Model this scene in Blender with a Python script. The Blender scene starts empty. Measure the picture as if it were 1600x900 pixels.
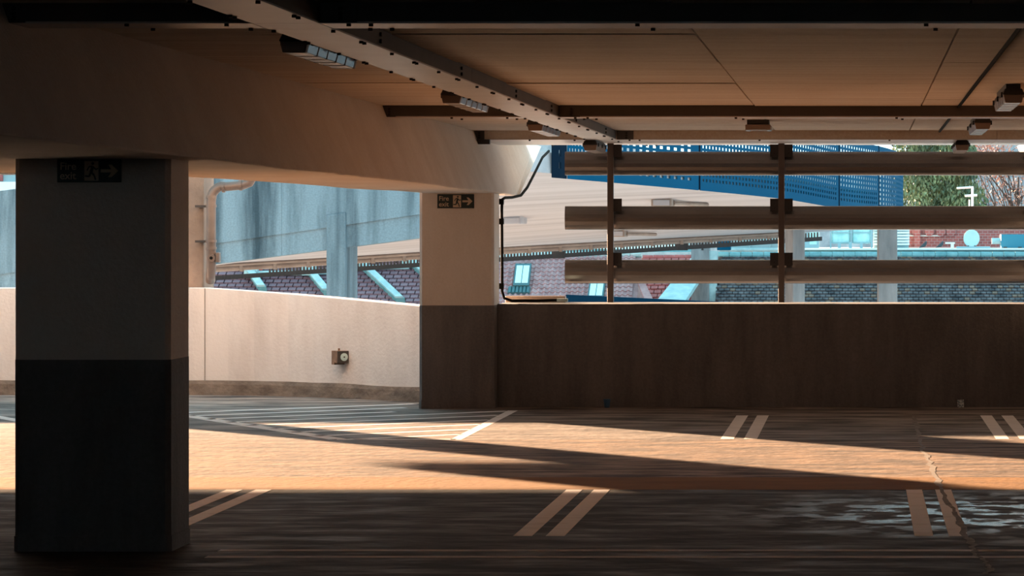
import bpy, math, random
from mathutils import Vector
random.seed(7)
S = bpy.context.scene
C = S.collection

# ------------------------------------------------------------------ camera
FPX, HC, VX, VY = 5000.0, 1.75, 1343.0, 367.0     # focal length in px, eye height, vanishing point
cam = bpy.data.cameras.new('camera'); camo = bpy.data.objects.new('camera', cam); C.objects.link(camo)
cam.sensor_width = 36.0; cam.lens = 36.0 * FPX / 1600.0
cam.shift_x = -(VX - 800.0) / 1600.0
cam.shift_y = -(450.0 - VY) / 1600.0
cam.clip_start = 0.1; cam.clip_end = 1000
camo.location = (0, 0, HC); camo.rotation_euler = (math.radians(90), 0, 0)
S.camera = camo

# ------------------------------------------------------------------ sky, sun, exposure
W = bpy.data.worlds.new('sky'); S.world = W; W.use_nodes = True
wn = W.node_tree.nodes; wl = W.node_tree.links; wn.clear()
wo = wn.new('ShaderNodeOutputWorld'); wb = wn.new('ShaderNodeBackground')
wt = wn.new('ShaderNodeTexCoord'); ws = wn.new('ShaderNodeSeparateXYZ'); wr = wn.new('ShaderNodeValToRGB')
wl.new(wt.outputs['Generated'], ws.inputs[0]); wl.new(ws.outputs['Z'], wr.inputs[0])
wr.color_ramp.elements[0].position = 0.0; wr.color_ramp.elements[0].color = (0.60, 0.80, 0.86, 1)
wr.color_ramp.elements[1].position = 0.6; wr.color_ramp.elements[1].color = (0.30, 0.62, 0.74, 1)
wl.new(wr.outputs[0], wb.inputs[0]); wb.inputs[1].default_value = 2.5
wl.new(wb.outputs[0], wo.inputs[0])

SUN_EL = math.radians(9.5)
sh = Vector((1.0, -1.15, 0)).normalized()          # horizontal travel direction of the light
sd = Vector((sh.x * math.cos(SUN_EL), sh.y * math.cos(SUN_EL), -math.sin(SUN_EL)))
sun = bpy.data.lights.new('sun', 'SUN'); suno = bpy.data.objects.new('sun', sun); C.objects.link(suno)
sun.energy = 44.0; sun.color = (1.0, 0.655, 0.40); sun.angle = math.radians(0.6)
suno.rotation_euler = sd.to_track_quat('-Z', 'Y').to_euler()
suno.location = (-30, 60, 20)

S.view_settings.view_transform = 'Standard'; S.view_settings.look = 'None'
S.view_settings.exposure = 0.1; S.view_settings.gamma = 1.0; S.view_settings.use_curve_mapping = False

# ------------------------------------------------------------------ helpers
def at(px, py, Y):
    """point at depth Y that the photo shows at pixel (px, py)"""
    return Vector(((px - VX) / FPX * Y, Y, HC - (py - VY) / FPX * Y))
def fl(px, py):
    """floor point under a pixel"""
    Y = FPX * HC / (py - VY)
    return ((px - VX) / FPX * Y, Y)
def srgb(r, g, b):
    f = lambda c: (c / 255 / 12.92) if c / 255 <= 0.04045 else ((c / 255 + 0.055) / 1.055) ** 2.4
    return (f(r), f(g), f(b), 1)

class MB:
    def __init__(s): s.v = []; s.f = []; s.m = []
    def add(s, vs, fs, mi=0):
        b = len(s.v); s.v += [tuple(v) for v in vs]
        for f in fs: s.f.append(tuple(b + i for i in f)); s.m.append(mi)
        return s
    def box(s, x0, x1, y0, y1, z0, z1, mi=0):
        return s.add([(x0,y0,z0),(x1,y0,z0),(x1,y1,z0),(x0,y1,z0),(x0,y0,z1),(x1,y0,z1),(x1,y1,z1),(x0,y1,z1)],
                     [(0,3,2,1),(4,5,6,7),(0,1,5,4),(1,2,6,5),(2,3,7,6),(3,0,4,7)], mi)
    def hexa(s, p, mi=0):      # 8 points in the order of box
        return s.add(p, [(0,3,2,1),(4,5,6,7),(0,1,5,4),(1,2,6,5),(2,3,7,6),(3,0,4,7)], mi)
    def prism(s, pts, d):      # polygon extruded by vector d
        n = len(pts); d = Vector(d)
        vs = [Vector(p) for p in pts] + [Vector(p) + d for p in pts]
        fs = [tuple(range(n))[::-1], tuple(range(n, 2*n))] + [(i, (i+1) % n, n + (i+1) % n, n + i) for i in range(n)]
        return s.add(vs, fs)
    def tube(s, pts, r, n=10, caps=True):
        pts = [Vector(p) for p in pts]; rs = r if isinstance(r, (list, tuple)) else [r]*len(pts)
        rings = []; up = None
        for i, p in enumerate(pts):
            t = (pts[min(i+1, len(pts)-1)] - pts[max(i-1, 0)]).normalized()
            if up is None: up = Vector((0,0,1)) if abs(t.z) < 0.9 else Vector((1,0,0))
            a = t.cross(up).normalized(); b = a.cross(t).normalized(); up = b
            rings.append([p + a*math.cos(2*math.pi*k/n)*rs[i] + b*math.sin(2*math.pi*k/n)*rs[i] for k in range(n)])
        vs = [v for R_ in rings for v in R_]; fs = []
        for i in range(len(pts)-1):
            for k in range(n):
                fs.append((i*n+k, i*n+(k+1) % n, (i+1)*n+(k+1) % n, (i+1)*n+k))
        if caps: fs += [tuple(range(n))[::-1], tuple(range((len(pts)-1)*n, len(pts)*n))]
        return s.add(vs, fs)
    def sweep(s, path, sec):   # path: list of (origin, right, up); sec: list of (a,b) closed section
        n = len(sec); vs = []; fs = []
        for o, r, u in path: vs += [Vector(o) + Vector(r)*a + Vector(u)*b for a, b in sec]
        for i in range(len(path)-1):
            for k in range(n): fs.append((i*n+k, i*n+(k+1) % n, (i+1)*n+(k+1) % n, (i+1)*n+k))
        fs += [tuple(range(n))[::-1], tuple(range((len(path)-1)*n, len(path)*n))]
        return s.add(vs, fs)
    def build(s, name, mat, parent=None, bevel=0, smooth=False, seg=2):
        me = bpy.data.meshes.new(name); me.from_pydata(s.v, [], s.f)
        mats = mat if isinstance(mat, (list, tuple)) else [mat]
        for m in mats: me.materials.append(m)
        if len(mats) > 1:
            for p, mi in zip(me.polygons, s.m): p.material_index = mi
        if smooth:
            for p in me.polygons: p.use_smooth = True
        me.update()
        import bmesh
        bm = bmesh.new(); bm.from_mesh(me); bmesh.ops.recalc_face_normals(bm, faces=bm.faces); bm.to_mesh(me); bm.free()
        o = bpy.data.objects.new(name, me); C.objects.link(o)
        if bevel:
            b = o.modifiers.new('bevel', 'BEVEL'); b.width = bevel; b.segments = seg; b.limit_method = 'ANGLE'
        if parent is not None: o.parent = parent; o.matrix_parent_inverse = inv(parent)
        return o
def inv(p):
    from mathutils import Matrix
    return Matrix.Translation(-Vector(p.location)) if p.type == 'EMPTY' else Matrix.Identity(4)
def bx(name, x0, x1, y0, y1, z0, z1, mat, parent=None, bevel=0):
    return MB().box(x0, x1, y0, y1, z0, z1).build(name, mat, parent, bevel)
def tag(o, label=None, cat=None, group=None, kind=None):
    if label: o['label'] = label
    if cat: o['category'] = cat
    if group: o['group'] = group
    if kind: o['kind'] = kind
    return o
def thing(name, loc, label, cat, group=None):
    o = bpy.data.objects.new(name, None); C.objects.link(o); o.location = loc; o.empty_display_size = 0.2
    return tag(o, label, cat, group)

# ------------------------------------------------------------------ materials
def mat(name, col, rough=0.7, metal=0.0, col2=None, scale=(3,3,3), detail=6, lo=0.35, hi=0.7, bump=0.0, bscale=60,
        spec=0.5, rough2=None, grain=0.0):
    m = bpy.data.materials.new(name); m.use_nodes = True
    n = m.node_tree.nodes; l = m.node_tree.links; b = n['Principled BSDF']
    b.inputs['Base Color'].default_value = col; b.inputs['Roughness'].default_value = rough
    b.inputs['Metallic'].default_value = metal; b.inputs['Specular IOR Level'].default_value = spec
    if col2 or bump or rough2 is not None:
        tc = n.new('ShaderNodeTexCoord')
    if col2:
        mp = n.new('ShaderNodeMapping'); mp.inputs['Scale'].default_value = scale
        nz = n.new('ShaderNodeTexNoise'); nz.inputs['Scale'].default_value = 1.0; nz.inputs['Detail'].default_value = detail
        nz.inputs['Roughness'].default_value = 0.62
        rp = n.new('ShaderNodeValToRGB'); rp.color_ramp.elements[0].position = lo; rp.color_ramp.elements[1].position = hi
        rp.color_ramp.elements[0].color = col; rp.color_ramp.elements[1].color = col2
        l.new(tc.outputs['Object'], mp.inputs[0]); l.new(mp.outputs[0], nz.inputs[0]); l.new(nz.outputs[0], rp.inputs[0])
        out = rp.outputs[0]
        if grain:
            ng = n.new('ShaderNodeTexNoise'); ng.inputs['Scale'].default_value = 45; ng.inputs['Detail'].default_value = 3
            mx = n.new('ShaderNodeMix'); mx.data_type = 'RGBA'; mx.blend_type = 'OVERLAY'; mx.inputs[0].default_value = grain
            l.new(tc.outputs['Object'], ng.inputs[0]); l.new(out, mx.inputs[6]); l.new(ng.outputs[0], mx.inputs[7]); out = mx.outputs[2]
        l.new(out, b.inputs['Base Color'])
        if rough2 is not None:
            mr = n.new('ShaderNodeMapRange'); mr.inputs[1].default_value = lo; mr.inputs[2].default_value = hi
            mr.inputs[3].default_value = rough; mr.inputs[4].default_value = rough2
            l.new(nz.outputs[0], mr.inputs[0]); l.new(mr.outputs[0], b.inputs['Roughness'])
    if bump:
        nb = n.new('ShaderNodeTexNoise'); nb.inputs['Scale'].default_value = bscale; nb.inputs['Detail'].default_value = 4
        bp = n.new('ShaderNodeBump'); bp.inputs['Strength'].default_value = bump; bp.inputs['Distance'].default_value = 0.02
        l.new(tc.outputs['Object'], nb.inputs[0]); l.new(nb.outputs[0], bp.inputs['Height']); l.new(bp.outputs[0], b.inputs['Normal'])
    return m
def rgb(r, g, b): return (r, g, b, 1)
M = {}
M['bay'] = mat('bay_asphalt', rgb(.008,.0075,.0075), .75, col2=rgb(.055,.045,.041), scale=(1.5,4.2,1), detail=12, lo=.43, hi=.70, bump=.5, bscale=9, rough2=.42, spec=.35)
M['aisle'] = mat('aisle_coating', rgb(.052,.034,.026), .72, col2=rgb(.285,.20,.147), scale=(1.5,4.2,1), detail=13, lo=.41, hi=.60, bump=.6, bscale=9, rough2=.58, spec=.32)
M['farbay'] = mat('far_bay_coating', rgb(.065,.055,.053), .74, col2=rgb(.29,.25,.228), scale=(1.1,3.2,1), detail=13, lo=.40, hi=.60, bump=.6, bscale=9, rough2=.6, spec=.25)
M['ochre'] = mat('ochre_strip', rgb(.17,.080,.022), .75, col2=rgb(.26,.13,.038), scale=(1.5,4,1), detail=10, bump=.3, bscale=15, spec=.2)
M['line'] = mat('line_paint', rgb(.66,.62,.61), .6, col2=rgb(.90,.87,.86), scale=(3,7,1), detail=8, lo=.28, hi=.48)
M['wornline'] = mat('worn_line_paint', rgb(.30,.26,.24), .6, col2=rgb(.70,.63,.60), scale=(2,9,1), detail=8, lo=.34, hi=.58)
M['crack'] = mat('crack_sealant', rgb(.10,.088,.08), .7, col2=rgb(.27,.24,.22), scale=(9,9,1))
M['cream'] = mat('cream_painted_concrete', rgb(.76,.68,.62), .8, col2=rgb(.84,.765,.71), scale=(3,3,1.2), detail=8, bump=.25, bscale=45, grain=.2)
M['whitewall'] = mat('pale_painted_concrete', rgb(.60,.525,.50), .85, col2=rgb(.74,.675,.655), scale=(2.2,2.2,.7), detail=8, lo=.3, hi=.6, bump=.2, bscale=30)
M['dark'] = mat('dark_painted_concrete', rgb(.125,.119,.122), .75, col2=rgb(.20,.19,.194), scale=(5,5,.8), detail=8, bump=.25, bscale=45, grain=.25)
M['beamconc'] = mat('beam_concrete', rgb(.74,.66,.60), .85, col2=rgb(.83,.76,.705), scale=(2,2,2), detail=8, bump=.3, bscale=40, grain=.25)
M['ceil'] = mat('ceiling_concrete', rgb(.68,.565,.47), .85, col2=rgb(.85,.755,.665), scale=(.7,7,2), detail=9, lo=.3, hi=.62, bump=.2, bscale=30, grain=.35)
M['kerb'] = mat('rough_kerb', rgb(.13,.095,.075), .9, col2=rgb(.27,.205,.165), scale=(5,5,9), detail=9, bump=.6, bscale=25)
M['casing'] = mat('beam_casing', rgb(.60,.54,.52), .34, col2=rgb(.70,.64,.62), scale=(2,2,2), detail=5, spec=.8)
M['shaded_side'] = mat('beam_shaded_side', rgb(.075,.065,.062), .6, col2=rgb(.11,.096,.092), scale=(2,2,2), detail=5)  # dark tone paints in the shade of beam faces turned from the light
M['deck'] = mat('pale_bounce_deck', rgb(.40,.41,.42), .85, col2=rgb(.52,.53,.54), scale=(.4,.4,.4))
M['screw'] = mat('screw_steel', rgb(.03,.025,.023), .6, .4)
M['post'] = mat('post_steel', rgb(.11,.085,.075), .5, .3)
M['bracket'] = mat('bracket_steel', rgb(.035,.03,.03), .6, .3)
M['blade'] = mat('satin_blade_metal', rgb(.215,.205,.205), .27, .9, col2=rgb(.245,.235,.235), scale=(2,8,8), grain=.1)
M['lamphouse'] = mat('lamp_housing', rgb(.035,.033,.033), .5)
M['lampbody'] = mat('lamp_body_plastic', rgb(.30,.22,.18), .5)
M['diff'] = mat('lamp_diffuser_plastic', rgb(.55,.54,.54), .18, spec=.7)
M['black'] = mat('black_rubber', rgb(.008,.008,.008), .9, spec=.08)
M['signdark'] = mat('sign_dark_green', rgb(.014,.028,.026), .45)
M['signlight'] = mat('sign_cream_print', rgb(.60,.47,.34), .5)
M['pierconc'] = mat('brown_pier_concrete', rgb(.15,.108,.085), .85, col2=rgb(.25,.185,.15), scale=(3,3,2), detail=8, bump=.3, bscale=30)
M['pipe'] = mat('downpipe_plastic', rgb(.10,.072,.062), .4, col2=rgb(.145,.105,.09), scale=(4,4,4))
M['rust'] = mat('rusty_box_metal', rgb(.16,.075,.04), .7, col2=rgb(.30,.16,.10), scale=(20,20,20))
M['boxface'] = mat('box_face_dark', rgb(.04,.032,.028), .5)
M['glass'] = mat('lamp_glass', rgb(.50,.66,.66), .15, spec=.8)
M['teal'] = mat('stained_fair_concrete', rgb(.016,.042,.062), .85, col2=rgb(.135,.215,.27), scale=(2.8,2.8,.28), detail=10, lo=.36, hi=.60, bump=.3, bscale=10, grain=.3)
M['soffit'] = mat('pale_soffit_boards', rgb(.30,.285,.305), .8, col2=rgb(.42,.405,.43), scale=(.12,1.3,1.3), detail=7, lo=.3, hi=.6)
M['conduit'] = mat('soffit_conduit', rgb(.20,.145,.12), .6, col2=rgb(.32,.25,.21), scale=(2,2,2))
M['darkrail'] = mat('dark_rail', rgb(.012,.015,.02), .6)
M['blue'] = mat('blue_perforated_steel', rgb(.001,.060,.13), .8, col2=rgb(.002,.075,.155), scale=(.4,.4,.4), spec=.05)
M['bluedark'] = mat('navy_steel', rgb(.003,.012,.026), .85, spec=.05)
M['bluerail'] = mat('blue_barrier_paint', rgb(.002,.028,.065), .85, spec=.05)
M['colconc'] = mat('support_concrete', rgb(.13,.135,.145), .85, col2=rgb(.26,.26,.27), scale=(3,3,.6), bump=.2, bscale=12)
M['pantile'] = mat('pink_pantile', rgb(.28,.145,.15), .75, col2=rgb(.43,.26,.265), scale=(2.2,2.2,2.2), detail=3)
M['lilac'] = mat('lilac_tile', rgb(.14,.075,.10), .75, col2=rgb(.30,.175,.205), scale=(.25,.25,.25), detail=6)
M['slate'] = mat('slate_tile', rgb(.040,.038,.046), .7, col2=rgb(.15,.135,.145), scale=(2.8,2.8,2.8), detail=3, spec=.3)
M['slate_lichen'] = mat('lichen_tile', rgb(.12,.075,.055), .8, col2=rgb(.22,.15,.12), scale=(4,4,4))
M['verdigris'] = mat('verdigris_copper', rgb(.09,.24,.27), .6, col2=rgb(.20,.38,.41), scale=(2,2,2))
M['palecap'] = mat('pale_ridge_cap', rgb(.26,.40,.43), .6, col2=rgb(.42,.55,.57), scale=(3,3,3))
M['teeled'] = mat('skylight_frame', rgb(.035,.11,.13), .5)
M['pane'] = mat('skylight_pane', rgb(.55,.78,.85), .08, spec=.9)
M['white'] = mat('white_roof_membrane', rgb(.78,.82,.82), .6, col2=rgb(.88,.90,.90), scale=(.6,.6,.6))
M['redtile'] = mat('red_sign_plate', rgb(.50,.07,.06), .6)
M['dishm'] = mat('dish_paint', rgb(.48,.62,.62), .4)
M['unitblue'] = mat('unit_teal_paint', rgb(.008,.16,.24), .5)
M['greybox'] = mat('grey_duct_metal', rgb(.22,.34,.38), .5, col2=rgb(.30,.42,.46), scale=(1,1,1))
M['tank'] = mat('tank_translucent', rgb(.30,.58,.58), .3, col2=rgb(.55,.80,.80), scale=(3,3,3))
M['bark'] = mat('bark', rgb(.06,.045,.04), .9, col2=rgb(.11,.085,.08), scale=(6,6,2))
M['leafg'] = mat('conifer_leaf', rgb(.05,.085,.05), .7, col2=rgb(.26,.31,.15), scale=(.9,.9,.9), detail=3, lo=.38, hi=.62)
M['leafo'] = mat('autumn_leaf', rgb(.44,.17,.10), .7, col2=rgb(.60,.42,.38), scale=(1.6,1.6,1.6), detail=3)
M['ground'] = mat('town_ground', rgb(.16,.15,.15), .9, col2=rgb(.24,.22,.21), scale=(.05,.05,.05))
M['render'] = mat('house_render', rgb(.40,.32,.30), .85, col2=rgb(.50,.42,.39), scale=(.6,.6,.6))
M['bird'] = mat('bird_feather', rgb(.04,.045,.055), .6)
M['litterblue'] = mat('blue_cup', rgb(.03,.11,.22), .5)
M['litterwhite'] = mat('printed_card', rgb(.16,.22,.26), .5, col2=rgb(.55,.60,.62), scale=(40,40,40), detail=1, lo=.45, hi=.55)
def brickmat():
    m = bpy.data.materials.new('far_brick'); m.use_nodes = True; n = m.node_tree.nodes; l = m.node_tree.links
    b = n['Principled BSDF']; t = n.new('ShaderNodeTexBrick'); tc = n.new('ShaderNodeTexCoord'); mp = n.new('ShaderNodeMapping')
    mp.inputs['Rotation'].default_value = (math.radians(90), 0, 0)
    t.inputs['Color1'].default_value = rgb(.36,.085,.075); t.inputs['Color2'].default_value = rgb(.25,.06,.055); t.inputs['Mortar'].default_value = rgb(.36,.22,.21)
    t.inputs['Scale'].default_value = 2.2; t.inputs['Mortar Size'].default_value = .02
    l.new(tc.outputs['Object'], mp.inputs[0]); l.new(mp.outputs[0], t.inputs[0]); l.new(t.outputs[0], b.inputs['Base Color'])
    b.inputs['Roughness'].default_value = .85
    return m
M['brick'] = brickmat()

def wet(m, c, r):
    """shiny wet patches round point c: a low-roughness area broken up by noise"""
    n = m.node_tree.nodes; l = m.node_tree.links; b = n['Principled BSDF']
    tc = n.new('ShaderNodeTexCoord'); sub = n.new('ShaderNodeVectorMath'); sub.operation = 'DISTANCE'; sub.inputs[1].default_value = c
    mr = n.new('ShaderNodeMapRange'); mr.inputs[1].default_value = r; mr.inputs[2].default_value = r*.35; mr.inputs[3].default_value = 0; mr.inputs[4].default_value = 1
    mp = n.new('ShaderNodeMapping'); mp.inputs['Scale'].default_value = (4, 4, 1)
    nz = n.new('ShaderNodeTexNoise'); nz.inputs['Scale'].default_value = 1.0; nz.inputs['Detail'].default_value = 8
    m2 = n.new('ShaderNodeMapRange'); m2.inputs[1].default_value = .47; m2.inputs[2].default_value = .55
    mu = n.new('ShaderNodeMath'); mu.operation = 'MULTIPLY'; mx = n.new('ShaderNodeMix'); mx.inputs[3].default_value = .16
    l.new(tc.outputs['Object'], sub.inputs[0]); l.new(sub.outputs['Value'], mr.inputs[0]); l.new(tc.outputs['Object'], mp.inputs[0]); l.new(mp.outputs[0], nz.inputs[0])
    l.new(nz.outputs[0], m2.inputs[0]); l.new(mr.outputs[0], mu.inputs[0]); l.new(m2.outputs[0], mu.inputs[1])
    old = b.inputs['Roughness'].links[0].from_socket
    l.new(mu.outputs[0], mx.inputs[0]); l.new(old, mx.inputs[2]); l.new(mx.outputs[0], b.inputs['Roughness'])
    m3 = n.new('ShaderNodeMapRange'); m3.inputs[3].default_value = .35; m3.inputs[4].default_value = .6
    l.new(mu.outputs[0], m3.inputs[0]); l.new(m3.outputs[0], b.inputs['Specular IOR Level'])
wet(M['bay'], (1.0, 20.1, 0), 2.1)

# ================================================================== THE DECK: structure
XL, XR, YB = -17.0, 9.0, -4.0
ZC, ZB = 2.795, 2.70               # ceiling underside, underside of boxed steel beams
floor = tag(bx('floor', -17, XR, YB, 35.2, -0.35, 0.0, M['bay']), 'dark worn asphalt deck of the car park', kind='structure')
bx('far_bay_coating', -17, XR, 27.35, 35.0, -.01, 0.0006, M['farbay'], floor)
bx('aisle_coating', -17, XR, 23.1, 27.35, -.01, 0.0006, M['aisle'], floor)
tag(bx('edge_strip', -17, XR, 21.98, 23.1, -.01, 0.0008, M['ochre'], floor), 'ochre painted strip along the drive aisle')
def line(pts, name='painted_line', m='line', z=.0016, label=None):
    o = MB().add([(x, y, z) for x, y in pts], [tuple(range(len(pts)))]).build(name, M[m], floor)
    if label: o['label'] = label
    return o
for xc in (-4.29, -4.09, -1.957, -1.768, .374, .574):           # near row of bay dividers
    line([(xc-.055, 18.58), (xc+.055, 18.58), (xc+.055, 21.97), (xc-.055, 21.97)])
for xc in (-1.135, -.935, 1.225, 1.43):                         # far row of bay dividers
    line([(xc-.057, 27.42), (xc+.057, 27.42), (xc+.057, 31.0), (xc-.057, 31.0)])
line([(-3.50, 27.3), (-3.40, 27.3), (-3.40, 31.85), (-3.50, 31.85)])
d = Vector((2.05, -3.57)).normalized(); nrm = Vector((-d.y, d.x)) * .06
def seg(a, b, w=.05, **k):
    a = Vector(a); b = Vector(b); t = (b - a).normalized(); q = Vector((-t.y, t.x)) * w
    return line([tuple(a-q), tuple(b-q), tuple(b+q), tuple(a+q)], **k)
A0, A1 = Vector((-7.2, 32.15)), Vector((-4.47, 27.4))
seg(A0, A1, .08)
seg((-9.6, 33.05), (-6.62, 27.86), .065)
seg((-4.47, 27.38), (-3.45, 27.38), .05)
for k in range(9):                                               # hatching of the no-parking wedge
    yr = 28.05 + .74 * k
    for i in range(400):
        x = -3.5 - i * .01; y = yr - (-3.5 - x) * .78
        t = (y - A0.y) / (A1.y - A0.y)
        if t > 1 or x < A0.x + (A1.x - A0.x) * t: break
    xr, yrr = -3.5, yr
    if yrr > 32.1: xr = -4.6; yrr = yr - 1.1*.78
    if x < xr - .2: seg((x, y), (xr, yrr), .062)
for y in (17.74, 17.38):
    line([(-3.55, y-.05), (4.2, y-.06), (4.2, y+.045), (-3.55, y+.05)], m='wornline', z=.0014)
# pale sealed crack wandering across the deck
cp = [(1428,650),(1434,668),(1440,690),(1442,705),(1452,722),(1462,741),(1470,764),(1486,790),(1500,815),(1508,838),(1520,852),(1524,866),(1538,878),(1546,888),(1536,900)]
cf = []
for (a, b), (c, e) in zip(cp[:-1], cp[1:]):
    for k in range(5):
        t = k / 5; x, y = fl(a + (c-a)*t, b + (e-b)*t); cf.append((x + random.uniform(-.018,.018), y))
mb = MB()
for p, q in zip(cf[:-1], cf[1:]):
    w = random.uniform(.010, .026)
    mb.add([(p[0]-w,p[1],.0022),(p[0]+w,p[1],.0022),(q[0]+w,q[1],.0022),(q[0]-w,q[1],.0022)], [(0,1,2,3)])
tag(mb.build('sealed_crack', M['crack'], floor), 'pale crooked sealed crack')

# walls
wall_far = bx('wall_far', -3.68, XR, 32.5, 33.4, -.35, 1.048, M['dark'], bevel=.008)
tag(wall_far, 'dark brown painted parapet wall below the louvre blades', kind='structure')
path = [(-17,35.0),(-7.6,35.0),(-7.16,35.0),(-6.9,34.97),(-6.6,34.90),(-6.2,34.74),(-5.9,34.56),(-5.55,34.31),(-5.2,34.03),(-4.9,33.77),(-4.6,33.5),(-4.2,33.18),(-3.72,32.9)]
def wtop(x): return 1.17 if x < -7.16 else 1.17 - .166 * (x + 7.16) / 2.55
mb = MB(); vs = []; fs = []
for i, (x, y) in enumerate(path):
    a = Vector(path[max(i-1,0)]); b = Vector(path[min(i+1,len(path)-1)]); t = (b-a).normalized(); q = Vector((-t.y, t.x)) * .22
    vs += [(x,y,-.3),(x,y,wtop(x)),(x+q.x,y+q.y,wtop(x)),(x+q.x,y+q.y,-.3)]
for i in range(len(path)-1):
    for k in range(4): fs.append((i*4+k, i*4+(k+1)%4, (i+1)*4+(k+1)%4, (i+1)*4+k))
fs += [(3,2,1,0), tuple(len(vs)-4+k for k in range(4))]
wl_ = mb.add(vs, fs).build('wall_far_left', M['whitewall'], bevel=.006)
tag(wl_, 'pale curved parapet wall between the two columns', kind='structure')
tag(bx('vertical_joint', -7.163, -7.157, 34.996, 35.01, .16, 1.165, M['kerb'], wl_), 'thin vertical crack in the pale wall')
vs = []; fs = []; fine = []
for (a, b), (c, e) in zip(path[:-1], path[1:]):
    n = max(1, int(math.hypot(c-a, e-b) / .22))
    for k in range(n): fine.append((a + (c-a)*k/n, b + (e-b)*k/n))
fine.append(path[-1])
for i, (x, y) in enumerate(fine):
    a = Vector(fine[max(i-1,0)]); b = Vector(fine[min(i+1,len(fine)-1)]); t = (b-a).normalized(); q = Vector((t.y, -t.x))
    w1 = .05 + random.uniform(-.008,.012); w2 = .062 + random.uniform(-.012,.012); h = .155 + random.uniform(-.008,.008)
    vs += [(x-q.x*.02,y-q.y*.02,0),(x+q.x*w2,y+q.y*w2,0),(x+q.x*w1,y+q.y*w1,h*.75),(x+q.x*w1*.7,y+q.y*w1*.7,h),(x-q.x*.02,y-q.y*.02,h)]
for i in range(len(fine)-1):
    for k in range(5): fs.append((i*5+k, i*5+(k+1)%5, (i+1)*5+(k+1)%5, (i+1)*5+k))
fs += [(4,3,2,1,0), tuple(len(vs)-5+k for k in range(5))]
tag(MB().add(vs, fs).build('baseboard_far_left', M['kerb']), 'rough brown concrete kerb at the foot of the pale wall', kind='structure')
tag(bx('wall_left', XL-.25, XL, YB, 31.6, 0, 3.0, M['dark']), 'dark side wall of the deck', kind='structure')
tag(bx('wall_right', XR, XR+.25, YB, 33.9, 0, 3.0, M['dark']), 'dark right side wall of the deck', kind='structure')
tag(bx('wall_rear', XL-.25, XR+.25, YB-.25, YB, 0, 2.35, M['dark']), 'dark rear wall of the deck', kind='structure')

# ceiling: slab and the cast panels under it
ceiling = tag(MB().box(-4.5, XR+.25, YB-.25, 37.0, 2.835, 3.15).box(XL-.25, -4.5, YB-.25, 32.6, 2.835, 3.15).build('ceiling', M['ceil']),  # hidden overhang past the edge beam, added to shade the main beam end
              'tan board-marked concrete ceiling of the deck', kind='structure')
ys = [YB, 0, 5, 9, 11.2, 13.9, 16.65, 19.35, 22.05, 24.75, 27.4, 30.0, 33.85]
xs = [XL, -8.6, -4.2, -2.58, -.85, .50, 2.3, 5.5, XR]
for i in range(len(xs)-1):
    for j in range(len(ys)-1):
        y1 = ys[j+1]
        if xs[i+1] <= -4.2: y1 = min(y1, 31.95)
        if y1 - ys[j] < .3: continue
        dz = random.uniform(-.004, .004)
        bx('ceiling_panel', xs[i]+.006, xs[i+1]-.006, ys[j]+.004, y1-.004, ZC+dz, 2.84, M['ceil'], ceiling)

# ================================================================== columns
def column(x0, x1, y0, y1, ztop, zpaint, label):
    t = thing('concrete_column', ((x0+x1)/2, (y0+y1)/2, 0), label, 'column', 'concrete columns of the deck')
    def shaft(name, g, za, zb, m):
        c = .028
        a0, a1, b0, b1 = x0-g, x1+g, y0-g, y1+g
        pts = [(a0+c,b0),(a1-c,b0),(a1,b0+c),(a1,b1-c),(a1-c,b1),(a0+c,b1),(a0,b1-c),(a0,b0+c)]
        return MB().prism([(p, q, za) for p, q in pts], (0,0,zb-za)).build(name, m, t)
    shaft('upper_shaft', 0, zpaint, ztop, M['cream']); shaft('lower_shaft', .0015, 0, zpaint, M['dark'])
    tag(shaft('plinth', .007, 0, .085, M['dark']), 'low dark painted plinth')
    return t
ztop = 2.17
column(-4.67, -3.81, 17.68, 18.2, ztop+.02, 1.06, 'large near concrete column in deep shadow at the left')
column(-4.43, -3.68, 32.2, 32.7, ztop+.02, 1.04, 'far cream and dark two-tone concrete column beside the pale wall')
column(2.0, 2.75, 32.2, 32.7, ztop+.02, 1.04, 'two-tone concrete column just beyond the right edge of the picture')
t = thing('concrete_pier', (-11.6, 35.9, -9), 'brown concrete pier with an added crosshead left of the picture', 'column')
bx('shaft', -11.95, -11.25, 35.62, 36.2, -9, 2.55, M['beamconc'], t, bevel=.02)
bx('sunblocker', -13.6, -11.25, 35.62, 36.2, 2.55, 3.1, M['beamconc'], t, bevel=.02)  # added out of view to throw shade over part of the sunlit floor
t = tag(bx('concrete_pier', -8.05, -7.30, 35.63, 36.2, -9, 3.1, M['pierconc'], bevel=.02), 'brown concrete pier behind the pale wall beside the downpipe', 'column')

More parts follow.
